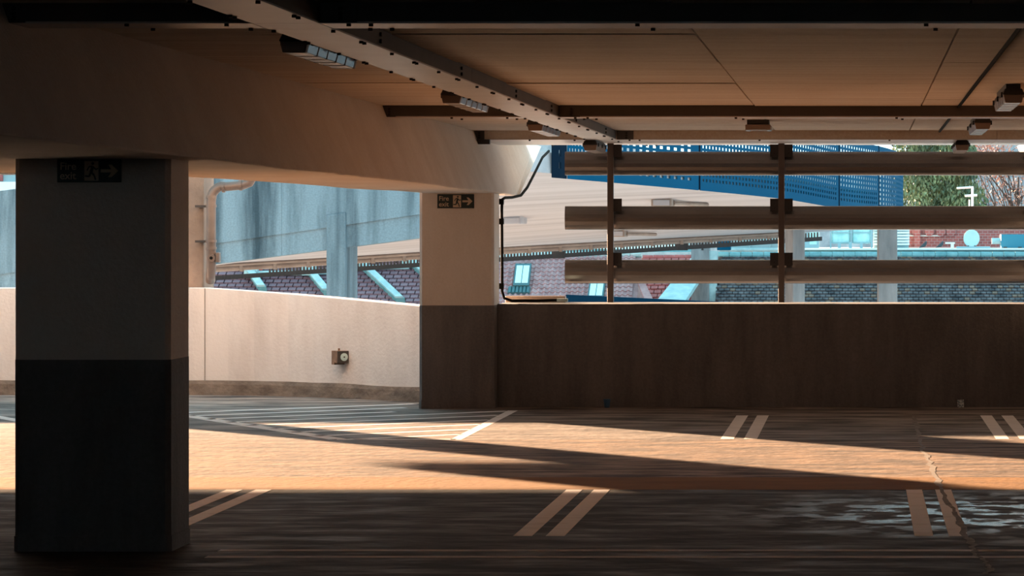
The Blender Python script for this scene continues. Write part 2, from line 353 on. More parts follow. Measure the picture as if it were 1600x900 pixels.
# ================================================================== main concrete beams
def main_beam(ox, sgn, label, mirror=False, xt=-3.87):
    secs = [(YB, YB, -5.7), (17.0, 17.0, -5.3), (21.9, 21.9, -4.98), (23.3, 23.3, -4.88), (31.8, 31.8, -4.40), (34.1, 39.0, -4.37)]
    vs = []; fs = []
    fine = []
    for (a, b, c), (a2, b2, c2) in zip(secs[:-1], secs[1:]):
        n = 8
        for k in range(n): fine.append((a+(a2-a)*k/n, b+(b2-b)*k/n, c+(c2-c)*k/n))
    fine.append(secs[-1])
    for yb, yt, xl in fine:
        w = random.uniform(-.008, .008); w2 = random.uniform(-.006, .006)
        vs += [(xl, yb, ztop+w2), (-3.62+w, yb, ztop+w2), (xt, yt, 2.83), (xl+.1, yt, 2.83)]
    for i in range(len(fine)-1):
        for k in range(4): fs.append((i*4+k, i*4+(k+1)%4, (i+1)*4+(k+1)%4, (i+1)*4+k))
    fs += [(3,2,1,0), tuple(len(vs)-4+k for k in range(4))]
    if mirror: vs = [(ox - v[0], v[1], v[2]) for v in vs]
    else: vs = [(v[0] + ox, v[1], v[2]) for v in vs]
    o = MB().add(vs, fs).build('concrete_beam', M['beamconc'], bevel=.015)
    return tag(o, label, 'beam', 'deep concrete beams')
main_beam(0, 1, 'deep sloping concrete beam running over both columns')
main_beam(-1.69, 1, 'concrete beam whose slanted end shows at the top right corner', mirror=True, xt=-3.60)
tag(bx('concrete_edge_beam', XL+.01, -4.72, 32.0, 32.6, 2.36, 2.83, M['beamconc'], bevel=.015), 'concrete edge beam of the roof above the pale wall', 'beam')
tag(bx('concrete_crossbeam', XL+.01, -5.0, 17.9, 21.9, ztop+.004, 2.79, M['beamconc'], bevel=.015), 'broad concrete crossbeam left of the near column', 'beam')

# ================================================================== boxed steel beams with screws
def screws(points, parent, axis='z', r=.0105, h=.012):
    mb = MB()
    for p in points:
        n = 8; a = Vector((0,0,-h)) if axis == 'z' else (Vector((0,-h,0)) if axis == 'y' else Vector((h,0,0)))
        u = Vector((1,0,0)) if axis != 'x' else Vector((0,1,0)); v = a.normalized().cross(u)
        ring = [Vector(p) + u*math.cos(2*math.pi*k/n)*r + v*math.sin(2*math.pi*k/n)*r for k in range(n)]
        mb.prism(ring, a)
    o = mb.build('screws', M['screw'], parent); o['kind'] = 'stuff'; return o
def beam_long(x0, x1, label):
    t = thing('boxed_steel_beam', ((x0+x1)/2, 2, ZB), label, 'beam', 'boxed steel beams under the ceiling')
    joints = [-3.9, 3, 8.5, 14.37, 14.76, 20.1, 25.85, 26.19, 31.97]
    for a, b in zip(joints[:-1], joints[1:]):
        bx('casing', x0+.004, x1-.004, a+.004, b-.004, ZB+.010, ZC+.01, M['shaded_side'], t)
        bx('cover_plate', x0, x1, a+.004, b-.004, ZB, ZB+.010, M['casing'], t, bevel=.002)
    pts = []; y = 10.2; k = 0
    while y < 31.8:
        pts += [(x0+.012, y, ZB), (x1-.012, y, ZB)]; y += .93
        if k % 2: pts += [(x1-.012, y-.10, ZB), (x0+.012, y-.10, ZB)]
        k += 1
    screws(pts, t)
    side = []
    for y in (12.6, 16.2, 19.5, 22.6, 25.2, 27.4, 30.6):
        side += [(x1, y, ZB+.03), (x1, y, ZB+.065)]
    screws(side, t, 'x', .011)
    return t
beam_long(-2.73, -2.43, 'long pinkish boxed beam running away under the ceiling')
def beam_cross(y0, y1, label, segs, side='shaded_side'):
    t = thing('boxed_steel_beam', ((segs[0][0]+segs[-1][1])/2, y0, ZB), label, 'beam', 'boxed steel beams under the ceiling')
    for a, b in segs:
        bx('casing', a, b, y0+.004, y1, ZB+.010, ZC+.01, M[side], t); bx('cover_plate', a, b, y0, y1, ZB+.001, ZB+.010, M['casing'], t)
    e = MB(); zt = ZC-.004
    x = -3.87
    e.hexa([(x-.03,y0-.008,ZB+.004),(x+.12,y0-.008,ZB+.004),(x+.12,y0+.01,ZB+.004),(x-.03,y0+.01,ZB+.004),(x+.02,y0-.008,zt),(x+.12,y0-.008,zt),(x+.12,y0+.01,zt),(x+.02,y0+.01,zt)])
    e.build('end_plate', M['shaded_side'], t)
    bx('end_plate', -2.425, -2.26, y0-.008, y0+.01, ZB+.004, zt, M['shaded_side'], t)
    pts = []
    for xx in (-3.80, -2.33):
        for zz in (.022, .045, .068): pts.append((xx, y0-.008, ZB+zz))
    screws(pts, t, 'y', .011)
    pts = []
    for xx in (-3.3, -2.85, -2.30, -2.2, -1.0, .3, 1.7): pts += [(xx, y0+.02, ZB+.001), (xx+.05, y1-.02, ZB+.001)]
    screws(pts, t)
    return t
def runs(x0, x1, step):
    r = []; x = x0
    while x < x1 - .01: r.append((x+.002, min(x+step, x1)-.002)); x += step
    return r
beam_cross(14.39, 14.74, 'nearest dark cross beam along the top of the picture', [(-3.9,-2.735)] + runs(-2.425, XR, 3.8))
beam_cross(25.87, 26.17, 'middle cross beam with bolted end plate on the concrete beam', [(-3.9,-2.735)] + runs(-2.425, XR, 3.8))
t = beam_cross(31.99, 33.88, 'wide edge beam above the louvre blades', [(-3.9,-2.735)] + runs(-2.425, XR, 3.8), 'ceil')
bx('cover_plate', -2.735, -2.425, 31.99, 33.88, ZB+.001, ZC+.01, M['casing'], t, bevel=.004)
bx('corner_bracket', -3.83, -3.69, 31.9, 31.98, ZB-.045, ZB+.001, M['bracket'], t)

# ================================================================== lamps
def lamp(xc, y0, L, ztop_, label, h=.135):
    t = thing('strip_lamp', (xc, y0+L/2, ztop_), label, 'lamp', 'unlit fluorescent strip lamps')
    zb = ztop_ - h; y1 = y0 + L
    bx('mounting_plate', xc-.05, xc+.05, y0+.05, y1-.05, zb+.085, ztop_, M['lamphouse'], t)
    hs = MB().hexa([(xc-.075,y0,zb+.055),(xc+.075,y0,zb+.055),(xc+.075,y1,zb+.055),(xc-.075,y1,zb+.055),
                    (xc-.060,y0+.03,zb+.098),(xc+.060,y0+.03,zb+.098),(xc+.060,y1-.03,zb+.098),(xc-.060,y1-.03,zb+.098)])
    hs.build('housing', M['lamphouse'], t, bevel=.006)
    def trap(ya, yb, name, m, g=0):
        return MB().hexa([(xc-.056-g,ya,zb-g),(xc+.056+g,ya,zb-g),(xc+.056+g,yb,zb-g),(xc-.056-g,yb,zb-g),
                   (xc-.070-g,ya,zb+.056),(xc+.070+g,ya,zb+.056),(xc+.070+g,yb,zb+.056),(xc-.070-g,yb,zb+.056)]).build(name, m, t, bevel=.005)
    trap(y0+.012, y0+.07, 'end_cap', M['lampbody'], .001); trap(y1-.07, y1-.012, 'end_cap', M['lampbody'], .001)
    trap(y0+.07, y1-.07, 'diffuser', M['diff'])
    n = 4
    for k in range(1, n+1):
        y = y0 + .07 + (L-.14) * k/(n+1); trap(y-.012, y+.012, 'diffuser_rib', M['lampbody'], .0025)
    for k in range(3):
        y = y0 + .12 + (L-.24) * k/2
        for s in (-1, 1): bx('clip', xc+s*.077-.006, xc+s*.077+.006, y-.02, y+.02, zb+.04, zb+.075, M['bracket'], t)
    return t
lamp(-2.822, 15.95, 1.6, ZC, 'nearest strip lamp hanging beside the pinkish boxed beam')
lamp(-2.822, 22.1, 1.7, ZC, 'second nearest strip lamp beside the pinkish boxed beam')
lamp(-2.83, 27.9, 1.7, ZC, 'third strip lamp beside the pinkish boxed beam, before the edge beam')
lamp(-2.70, 32.05, 1.18, ZB+.002, 'farthest strip lamp under the edge beam by the left louvre post', h=.105)
lamp(1.06, 22.0, 1.6, ZC, 'nearest strip lamp at the right edge of the picture')
lamp(1.06, 27.5, 1.7, ZC, 'middle strip lamp of the right-hand row')
lamp(1.03, 32.05, 1.18, ZB+.002, 'far strip lamp of the right-hand row against the trees', h=.105)
t = thing('emergency_lamp', (-.92, 29.1, ZC), 'small dark box lamp on the ceiling between two cross beams', 'lamp')
bx('housing', -1.02, -.82, 29.0, 29.3, ZC-.045, ZC, M['lamphouse'], t, bevel=.005)
bx('cover', -1.035, -.805, 28.98, 29.32, ZC-.092, ZC-.045, M['lampbody'], t, bevel=.008)
for s in (-1, 1): bx('diffuser_edge', -.92+s*.095-.02, -.92+s*.095+.02, 28.985, 29.3, ZC-.097, ZC-.091, M['diff'], t)
tag(MB().tube([(.80, 9, ZC-.012), (.80, 20, ZC-.012), (.80, 31.95, ZC-.012)], .012, 8).build('ceiling_conduit', M['black']),
    'dark thin conduit along the ceiling left of the right-hand lamps', 'conduit')

# ================================================================== louvre screen
lv = thing('louvre_screen', (-1.0, 33.35, 1.05), 'screen of three rows of satin metal louvre blades on steel posts above the dark parapet', 'louvre')
YP, YL = 33.3, 33.48
posts = [at(954, 0, YP).x, at(1221, 0, YP).x, 1.84]
for x in posts:
    bx('post', x-.032, x+.032, YP-.03, YP+.03, 1.048, ZB, M['post'], lv, bevel=.004)
zc = [at(0, y, YL).z for y in (255.5, 340.5, 424.5)]
x_left = at(883, 0, YL).x
def blade(xa, xb, z):
    sec = []; n = 20
    for k in range(n):
        a = 2*math.pi*k/n; sec.append((math.cos(a)*.052, math.sin(a)*.124))
    MB().sweep([((xa, YL, z), (0,1,0), (0,0,1)), ((xb, YL, z), (0,1,0), (0,0,1))], sec).build('blade', M['blade'], lv, smooth=False)
    o = lv.children[-1]
    for p in o.data.polygons: p.use_smooth = len(p.vertices) == 4
for z in zc:
    blade(x_left, posts[1]-.004, z); blade(posts[1]+.004, posts[2]+.05, z)
    for i, x in enumerate(posts):
        for s in (-1, 1):
            if (i == 0 and s == -1) or (i == 2 and s == 1): continue
            xa, xb = (x+.032, x+.118) if s > 0 else (x-.118, x-.032)
            b = bx('bracket', xa, xb, YP-.012, YP+.004, z+.065, z+.20 if z < zc[0]-.1 else z+.195, M['bracket'], lv)
            bx('bracket_arm', (xa+xb)/2-.03, (xa+xb)/2+.03, YP+.004, YL-.02, z+.07, z+.10, M['bracket'], b)
            screws([((xa+xb)/2, YP-.012, z+.10), ((xa+xb)/2, YP-.012, z+.15)], b, 'y', .010, .006)

# ================================================================== fire exit signs
def text_mesh(s, size, loc, name, m, parent):
    cu = bpy.data.curves.new('txt', 'FONT'); cu.body = s; cu.size = size; cu.extrude = .0006; cu.offset = size*.012
    o = bpy.data.objects.new('txt', cu); C.objects.link(o)
    dg = bpy.context.evaluated_depsgraph_get(); dg.update()
    me = bpy.data.meshes.new_from_object(o.evaluated_get(dg)); bpy.data.objects.remove(o)
    for v in me.vertices: x, y, z = v.co; v.co = (loc[0]+x, loc[1]-z, loc[2]+y)
    me.materials.clear(); me.materials.append(m)
    q = bpy.data.objects.new(name, me); C.objects.link(q); q.parent = parent; q.matrix_parent_inverse = inv(parent); return q
def fire_sign(x0, z0, w, h, y, label):
    t = thing('fire_exit_sign', (x0+w/2, y, z0), label, 'sign', 'fire exit signs')
    bx('board', x0, x0+w, y-.008, y, z0, z0+h, M['signdark'], t, bevel=.002)
    f = y - .0085
    text_mesh('Fire', h*.46, (x0+w*.04, f, z0+h*.55), 'lettering', M['signlight'], t)
    text_mesh('exit', h*.46, (x0+w*.04, f, z0+h*.14), 'lettering', M['signlight'], t)
    pan = bx('pictogram_panel', x0+w*.425, x0+w*.645, f-.001, f+.001, z0+h*.07, z0+h*.93, M['signlight'], t)
    px, pz, pw, ph = x0+w*.425, z0+h*.07, w*.22, h*.86
    mb = MB()
    def pt(u, v): return Vector((px+u*pw, f-.0012, pz+v*ph))
    def stroke(a, b, r):
        a = pt(*a); b = pt(*b); dv = (b-a).normalized(); q = Vector((-dv.z, 0, dv.x))*r*ph
        mb.prism([a-q, b-q, b+q, a+q], (0, -.0012, 0))
    mb.prism([pt(.60,.87)+Vector((math.cos(k*.5236)*.075*ph,0,math.sin(k*.5236)*.075*ph)) for k in range(12)], (0,-.0012,0))
    stroke((.60,.74),(.48,.42),.075); stroke((.60,.72),(.84,.56),.035); stroke((.84,.56),(.97,.64),.03)
    stroke((.58,.74),(.32,.70),.035); stroke((.32,.70),(.20,.52),.03)
    stroke((.48,.44),(.70,.28),.05); stroke((.70,.28),(.80,.04),.04); stroke((.47,.44),(.36,.22),.05); stroke((.36,.22),(.04,.24),.04)
    mb.build('running_figure', M['signdark'], pan)
    ax, az = x0+w*.68, z0+h*.5; L = w*.275
    q = [(0,-.07),(.60,-.07),(.42,-.27),(.62,-.27),(1,0),(.62,.27),(.42,.27),(.60,.07),(0,.07)]
    MB().prism([(ax+u*L, f, az+v*h) for u, v in q], (0,-.0012,0)).build('arrow', M['signlight'], t)
    return t
a = at(90, 285, 17.68); b = at(190, 249, 17.68)
fire_sign(a.x, a.z, b.x-a.x, b.z-a.z, 17.679, 'dim fire exit sign high on the near dark column')
a = at(683.5, 325.5, 32.2); b = at(741, 303.5, 32.2)
fire_sign(a.x, a.z, b.x-a.x, b.z-a.z, 32.199, 'fire exit sign at the top of the far cream column')

# ================================================================== cable, downpipe, wall box, litter
cpts = [at(856,236,37.6), at(846,246,37.2), at(832.5,273,35.6), at(822,293,34.6), at(812,305.5,34.05), at(800,308.5,33.6), at(789,309,33.1), at(784.5,312,32.78), at(784,330,32.74), at(784.5,400,32.74), at(784.5,455,32.74), at(788,466,32.74), at(800,470,32.75), at(840,470,32.8), at(872,469,32.9)]
cb = thing('black_cable', cpts[9], 'black cable running down beside the far column and along the parapet', 'cable')
for p in cpts[:5]: p.x += .012
MB().tube(cpts, .015, 8).build('sheath', M['black'], cb, smooth=True)
for y in (315, 346, 447):
    p = at(784, y, 32.74); bx('clip', p.x-.03, p.x+.02, 32.71, 32.765, p.z-.03, p.z+.03, M['black'], cb)
p = at(878, 469.5, 32.9); bx('connector', p.x-.05, p.x+.06, 32.87, 32.93, p.z-.012, p.z+.02, M['dishm'], cb)
p = at(785,470,33.0)
tag(bx('parapet_duct', at(790,0,33.3).x, at(884,0,33.3).x, 33.25, 33.37, 1.045, 1.115, M['conduit'], bevel=.01), 'low brown duct on the parapet top beside the far column', 'duct')

YQ = 35.45
dp = thing('downpipe', at(330, 438, YQ), 'brown plastic downpipe with elbow fixed to the concrete pier', 'pipe')
c = at(352, 312, YQ); R_ = c.x - at(330, 0, YQ).x
pts = [at(326, 436, YQ)+Vector((0,.10,-.02)), at(328, 431, YQ)+Vector((0,.03,0)), at(330, 420, YQ)]
pts += [at(330, 360, YQ), at(330, 316, YQ)]
for k in range(1, 6):
    a = math.pi - k*math.pi/2/6
    pts.append(Vector((c.x+math.cos(a)*R_, YQ, c.z+math.sin(a)*R_)))
pts += [at(354, 291.5, YQ), at(380, 289, YQ), at(390, 287, YQ)+Vector((0,-.02,.01)), at(398, 280, YQ)+Vector((0,-.04,.05)), at(399, 268, YQ)+Vector((0,-.05,.1))]
MB().tube(pts, .052, 16).build('pipe_run', M['pipe'], dp, smooth=True)
for y in (310, 324, 379, 390):
    p = at(330, y, YQ); MB().tube([p, p+Vector((0,0,.03))], .060, 16).build('collar', M['pipe'], dp)
p = at(347, 292.5, YQ); MB().tube([p, p+Vector((.03,0,.002))], .061, 16).build('collar', M['pipe'], dp)
p = at(374, 289.5, YQ); MB().tube([p, p+Vector((.03,0,.002))], .061, 16).build('collar', M['pipe'], dp)
p = at(332, 403, YQ); cap = MB().tube([p+Vector((0,-.03,0)), p+Vector((0,-.07,0))], .042, 16).build('inspection_cap', M['pipe'], dp)
MB().tube([p+Vector((0,-.07,0)), p+Vector((0,-.078,0))], .018, 10).build('cap_bolt', M['black'], cap)
bx('side_branch', p.x+.04, p.x+.085, YQ-.05, YQ+.05, p.z-.05, p.z+.06, M['pipe'], dp, bevel=.01)
for y in (324, 379): p = at(322, y, YQ); bx('wall_bracket', -7.36, p.x+.02, YQ-.01, 35.629, p.z, p.z+.025, M['bracket'], dp)

# little wall box with a round glass face, turned to the right
Yw = 34.42
t = thing('wall_box_light', at(532, 558, Yw), 'small rusty box light with round glass on the pale wall', 'light')
o0 = at(532.5, 557.5, Yw - .14)
dr = Vector((.80, -.60, 0)); fr = Vector((-.60, -.80, 0))     # face normal to the right-front ; left side normal
def obox(c, a, b, ha, hb, hz):
    u = Vector((0,0,1)); P = []
    for z in (-hz, hz):
        for sa, sb in ((-1,-1),(1,-1),(1,1),(-1,1)): P.append(c + a*sa*ha + b*sb*hb + u*z)
    return MB().hexa(P)
dr = Vector((.55, -.835, 0)); fr = Vector((-.835, -.55, 0))
obox(o0, dr, fr, .075, .075, .066).build('casing', M['rust'], t, bevel=.004)
fc = o0 + dr*.078
obox(fc, dr, fr, .004, .073, .064).build('face_plate', M['boxface'], t)
MB().tube([fc+dr*.004, fc+dr*.012], .042, 20).build('round_glass', M['glass'], t)
MB().tube([fc+dr*.012, fc+dr*.016], .009, 10).build('centre_pin', M['boxface'], t)
obox(o0+Vector((-.02,0,.077)), dr, fr, .008, .008, .014).build('top_lug', M['rust'], t)
obox(o0+Vector((-.03,.0,-.070)), dr, fr, .035, .06, .012).build('bracket', M['rust'], t)
MB().tube([o0+Vector((-.03,0,-.05)), o0+Vector((-.03,.30,-.05))], .014, 8).build('wall_arm', M['rust'], t)

t = thing('paper_cup', (at(948,0,32.35).x, 32.38, .003), 'small blue cup lying at the foot of the dark parapet', 'cup')
x, y = t.location.x, t.location.y
MB().tube([(x,y,.003),(x,y,.085)], [.026,.036], 14).build('cup_body', M['litterblue'], t, smooth=False)
MB().tube([(x,y,.080),(x,y,.090)], [.039,.039], 14).build('rim', M['litterblue'], t)
x = at(1501,0,32.44).x; zc_ = at(0,633,32.44).z
tag(MB().hexa([(x-.032,32.40,.003),(x+.032,32.40,.003),(x+.032,32.408,.003),(x-.032,32.408,.003),(x-.034,32.48,.075),(x+.034,32.48,.078),(x+.034,32.488,.078),(x-.034,32.488,.075)]).build('printed_card', M['litterwhite']),
    'small pale printed card leaning at the foot of the dark parapet', 'card')

# ================================================================== OUTSIDE: concrete ramp on the left
def quad_slab(p, thick, name, m, parent):      # p: 4 front points (bl, br, tr, tl), extruded away from the viewer
    return MB().prism(p, (0, thick, 0)).build(name, m, parent)
YR = 42.0
rp = thing('concrete_ramp', at(300, 430, YR), 'stained blue-grey concrete ramp parapet on a square column beyond the pale wall', 'ramp')
yb_ = lambda x: 412 - .127*(x-340); yj = lambda x: 380 - .143*(x-340); yt_ = lambda x: 297 - .127*(x-10)
xa, xb = -130, 735
segs = [xa, 150, 440, xb]
for a, b in zip(segs[:-1], segs[1:]):
    quad_slab([at(a+.2,yj(a),YR), at(b-.2,yj(b),YR), at(b-.2,yt_(b),YR), at(a+.2,yt_(a),YR)], .22, 'parapet_panel', M['teal'], rp)
    quad_slab([at(a+.2,yb_(a),YR+.03), at(b-.2,yb_(b),YR+.03), at(b-.2,yj(b),YR+.03), at(a+.2,yj(a),YR+.03)], .6, 'slab_edge', M['teal'], rp)
sl = MB()
pa = [at(xa,yb_(xa)-14,YR+.2), at(xb,yb_(xb)-14,YR+.2), at(xb,yb_(xb)-2,YR+.2), at(xa,yb_(xa)-2,YR+.2)]
sl.prism(pa, (0, 2.2, 0)).build('deck_slab', M['soffit'], rp)
xc0, xc1 = at(510,0,YR-.02).x, at(540,0,YR-.02).x
MB().prism([(xc0,YR-.02,-9),(xc1,YR-.02,-9),(xc1,YR-.02,at(0,yb_(540)-55,YR).z),(xc0,YR-.02,at(0,yb_(510)-55,YR).z)], (0,1.0,0)).build('column', M['teal'], rp, bevel=.01)

# ------------------------------------------------------------------ big pale ramp soffit with blue perforated rail
hr = thing('upper_ramp', at(1000, 380, 55), 'pale boarded underside of the curved car ramp with its blue perforated rail', 'ramp')
from bisect import bisect
def interp(tab, x):
    i = max(0, min(len(tab)-2, bisect([q[0] for q in tab], x)-1)); (a, b), (c, e) = tab[i], tab[i+1]
    return b + (e-b)*(x-a)/(c-a)
# plan curve of the near edge : px -> (bottom y, depth)
curve = [(640,252,44.0),(760,262,45.0),(862,271,46.0),(885,273,46.3),(960,279.5,47.4),(1092,291.5,50.0),(1220,305,53.4),(1310,320,57.0),(1372,326,61.0),(1398,328,64.5),(1408,329,68.0),(1410.5,329,72.0)]
def edge(u):      # u = index parameter along curve, Catmull-Rom
    i = int(min(len(curve)-2, max(0, math.floor(u)))); t = u - i
    P = [curve[max(0, min(len(curve)-1, i+k))] for k in (-1,0,1,2)]
    f = lambda k: .5*((2*P[1][k]) + (-P[0][k]+P[2][k])*t + (2*P[0][k]-5*P[1][k]+4*P[2][k]-P[3][k])*t*t + (-P[0][k]+3*P[1][k]-3*P[2][k]+P[3][k])*t**3)
    return at(f(0), f(1), f(2))
fa, fb = at(200, 431, 66), at(1330, 359, 74)
N = 40; vs = []; fs = []
for i in range(N+1):
    s = i / N; a = edge(s * 8.0); b = fa.lerp(fb, s)
    for k in range(7):
        p = a.lerp(b, k/6); vs += [tuple(p), (p.x, p.y+.05, p.z+.30)]
for i in range(N):
    for k in range(6):
        q = (i*7+k)*2; r = ((i+1)*7+k)*2
        fs += [(q, r, r+2, q+2), (q+1, q+3, r+3, r+1)]
    q = i*14; r = (i+1)*14; fs.append((q, q+1, r+1, r)); fs.append((q+12, r+12, r+13, q+13))
MB().add(vs, fs).build('soffit_slab', M['soffit'], hr, smooth=False)
# far edge: dark rail with teeth, conduit with brackets
off = Vector((0, -.02, -.10))
u = (fb-fa).normalized()
mb = MB(); L = (fb-fa).length
mb.sweep([(fa+Vector((0,.1,-.16)), (0,1,0), (0,0,1)), (fa.lerp(fb,.955)+Vector((0,.1,-.16)), (0,1,0), (0,0,1))], [(0,-.05),(.08,-.05),(.08,.045),(0,.045)])
mb.build('far_rail', M['darkrail'], hr)
mb = MB(); k = 0; x = 3.0
while x < L*.95:
    p = fa + u*x + Vector((0,.12,-.12)); mb.box(p.x-.018, p.x+.018, p.y, p.y+.04, p.z-.01, p.z+.11); x += .075; k += 1
tag(mb.build('rail_teeth', M['darkrail'], hr), kind='stuff')
for x in (6.5, 9.6, 12.6, 15.4):
    p = fa + u*x + Vector((0,.06,-.16)); bx('rail_joint', p.x-.14, p.x+.14, p.y-.02, p.y+.1, p.z-.06, p.z+.10, M['darkrail'], hr)
nr = lambda s, k: edge(s*8.0).lerp(fa.lerp(fb, s), k)
MB().tube([nr(i/24, .945)+Vector((0,0,-.05)) for i in range(1, 23)], .055, 8).build('soffit_conduit', M['conduit'], hr)
for i in range(2, 44, 2):
    p = nr(i/46, .945)+Vector((0,0,-.05)); bx('conduit_bracket', p.x-.03, p.x+.03, p.y-.09, p.y+.09, p.z-.075, p.z+.06, M['conduit'], hr)
MB().tube([nr(i/24, .90)+Vector((0,0,-.03)) for i in range(1, 23)], .03, 8).build('soffit_conduit', M['conduit'], hr)
def soffit_pt(px, py):
    best = None
    for i in range(0, 121):
        for k in range(0, 61):
            p = nr(i/120, k/60); X = VX + p.x/p.y*FPX; Yp = VY - (p.z-HC)/p.y*FPX
            dd = (X-px)**2 + (Yp-py)**2
            if best is None or dd < best[0]: best = (dd, p)
    return best[1]
for px, py, tail in ((1037, 315, 1), (805, 339, 0), (965, 361, 1)):
    p = soffit_pt(px, py); w = .17
    b = bx('soffit_lamp', p.x-w, p.x+w, p.y-.5, p.y+.5, p.z-.11, p.z+.06, M['conduit'] if tail else M['soffit'], hr, bevel=.02)
    bx('lens', p.x-w*.8, p.x+w*.8, p.y-.52, p.y-.5, p.z-.09, p.z+.0, M['soffit'], b)
    if tail: MB().tube([p+Vector((w,0,-.05)), p+Vector((w+.15,.6,-.05)), p+Vector((w+.5,1.4,-.06))], .035, 8).build('lamp_cable', M['conduit'], hr)
# perforated panels
def panel(u0, u1, rows, cols, m, name='perforated_panel', hgt=1.25, solid=.5, z0=-.06):
    vs = []; fs = []
    us = [0.0]; e = .04
    L0 = (edge(u1)-edge(u0)).length
    margin = .10/L0
    cw = (1-2*margin)/cols
    us = [0.0, margin]
    for c in range(cols):
        us += [margin+cw*(c+.5), margin+cw*(c+1)]
    us[-1] = 1-margin*.5; us.append(1.0)
    vsv = [0.0, .14]; rh = (hgt-.2)/rows
    for r in range(rows): vsv += [.14+rh*(r+.52), .14+rh*(r+1)]
    vsv[-1] = hgt-.05; vsv.append(hgt)
    nu, nv = len(us), len(vsv)
    for a in us:
        p = edge(u0+(u1-u0)*a)
        for v in vsv: vs.append((p.x, p.y-.03, p.z+z0+v))
    for i in range(nu-1):
        for j in range(nv-1):
            hole = (1 <= i < nu-2 and 1 <= j < nv-2 and i % 2 == 1 and j % 2 == 1)
            if hole: continue
            fs.append((i*nv+j, (i+1)*nv+j, (i+1)*nv+j+1, i*nv+j+1))
    o = MB().add(vs, fs).build(name, m, hr)
    s = o.modifiers.new('thickness', 'SOLIDIFY'); s.thickness = .012
    return o
panel(3.03, 4.99, 12, 24, M['blue']); panel(5.01, 5.99, 12, 24, M['blue']); panel(6.01, 6.99, 12, 22, M['blue'])
panel(7.01, 7.99, 12, 16, M['blue']); panel(8.01, 10.9, 12, 20, M['blue'])
tag(panel(2.0, 3.0, 6, 2, M['bluedark'], 'end_panel'), 'navy end panel')
for uu in (5.0, 6.0, 7.0, 8.0):
    p = edge(uu); bx('panel_joint', p.x-.025, p.x+.025, p.y-.02, p.y+.06, p.z-.05, p.z+1.2, M['bluedark'], hr)
# ramp support columns (turned a little)
for px0, px1, Y, rot, m, lab in ((1226, 1258, 58, .62, 'colconc', 'concrete ramp support seen just right of the middle louvre post'), (1370.5, 1402, 60, .06, 'colconc', 'grey concrete ramp support between the roof units')):
    a = at(px0,0,Y).x; b = at(px1,0,Y).x; cx = (a+b)/2; w = (b-a)/2 / (math.cos(rot)+math.sin(rot))
    o = MB().box(-w, w, -w, w, -11, 2.05 - .0).build('ramp_support', M[m], bevel=.015)
    o.location = (cx, Y, 0); o.rotation_euler = (0, 0, rot); tag(o, lab, 'column', 'ramp support columns')
# blue barrier just outside the parapet
pa, pb = at(884, 460.5, 38), at(1165, 473.5, 39)
t = thing('blue_barrier', (pa+pb)/2, 'dark blue barrier rail just beyond the dark parapet', 'barrier')
MB().hexa([pa+Vector((0,0,-.16)), pb+Vector((0,0,-.10)), pb+Vector((0,.12,-.10)), pa+Vector((0,.12,-.16)), pa, pb, pb+Vector((0,.12,0)), pa+Vector((0,.12,0))]).build('rail', M['bluerail'], t)
for s in (.05, .5, .95):
    p = pa.lerp(pb, s); bx('rail_post', p.x-.04, p.x+.04, p.y+.12, p.y+.2, -2.5, p.z-.02, M['bluerail'], t)
tag(bx('bounce_deck', -40, 25, 36.4, 80, -2.9, -2.5, M['deck']), 'unseen lower deck outside the parapet, extended to bounce light', kind='structure')  # unseen, extended under the ramp to bounce sun onto its soffit

# ================================================================== OUTSIDE: town roofs, 110 - 150 m away
tag(bx('ground', -220, 220, 41.5, 420, -12.4, -12, M['ground']), 'town ground far below the deck', kind='structure')
def roof_frame(pl, pr, run, drop):
    """ridge from pl to pr, slope towards the viewer: run forward and drop"""
    e = (pr-pl); L = e.length; ex = e/L
    dn = Vector((0, -run, -drop)); D = dn.length; dn = dn/D
    n = ex.cross(dn).normalized(); n = n if n.z > 0 else -n
    return ex, dn, n, L, D
def pantiles(pl, pr, run, drop, tw, th, m, parent, amp=.045, name='roof_tiles', flat=False, lichen=0, clip=None):
    ex, dn, n, L, D = roof_frame(pl, pr, run, drop)
    mb = MB(); cols = int(L/tw); rows = int(D/th)
    for r in range(rows):
        for c in range(cols):
            x0 = c*tw + ((r % 2)*tw*.5 if flat else 0); y0 = r*th
            if clip and not clip(x0, y0): continue
            mi = 1 if (lichen and random.random() < lichen) else 0
            if flat:
                g = tw*.06; j = random.uniform(0, .02)
                p = lambda a, b, h: pl + ex*a + dn*b + n*h
                mb.add([p(x0+g,y0,.0), p(x0+tw-g,y0,.0), p(x0+tw-g,y0+th*1.05,.05+j), p(x0+g,y0+th*1.05,.05+j), p(x0+g,y0+th*1.05,-.02), p(x0+tw-g,y0+th*1.05,-.02)], [(0,1,2,3),(3,2,5,4)], mi)
            else:
                prof = [(0,.0),(.18,amp),(.38,amp*1.1),(.56,amp*.2),(.78,-amp*.35),(1,.0)]
                A = [pl + ex*(x0+a*tw) + dn*y0 + n*h for a, h in prof]; B = [pl + ex*(x0+a*tw) + dn*(y0+th*1.06) + n*(h+.035) for a, h in prof]
                Cc = [q - n*.06 for q in B]
                mb.add(A+B+Cc, [(i,i+1,i+7,i+6) for i in range(5)] + [(i+6,i+7,i+13,i+12) for i in range(5)], mi)
    o = mb.build(name, [M[m], M['slate_lichen']] if lichen else M[m], parent); o['kind'] = 'stuff'
    return ex, dn, n, L, D
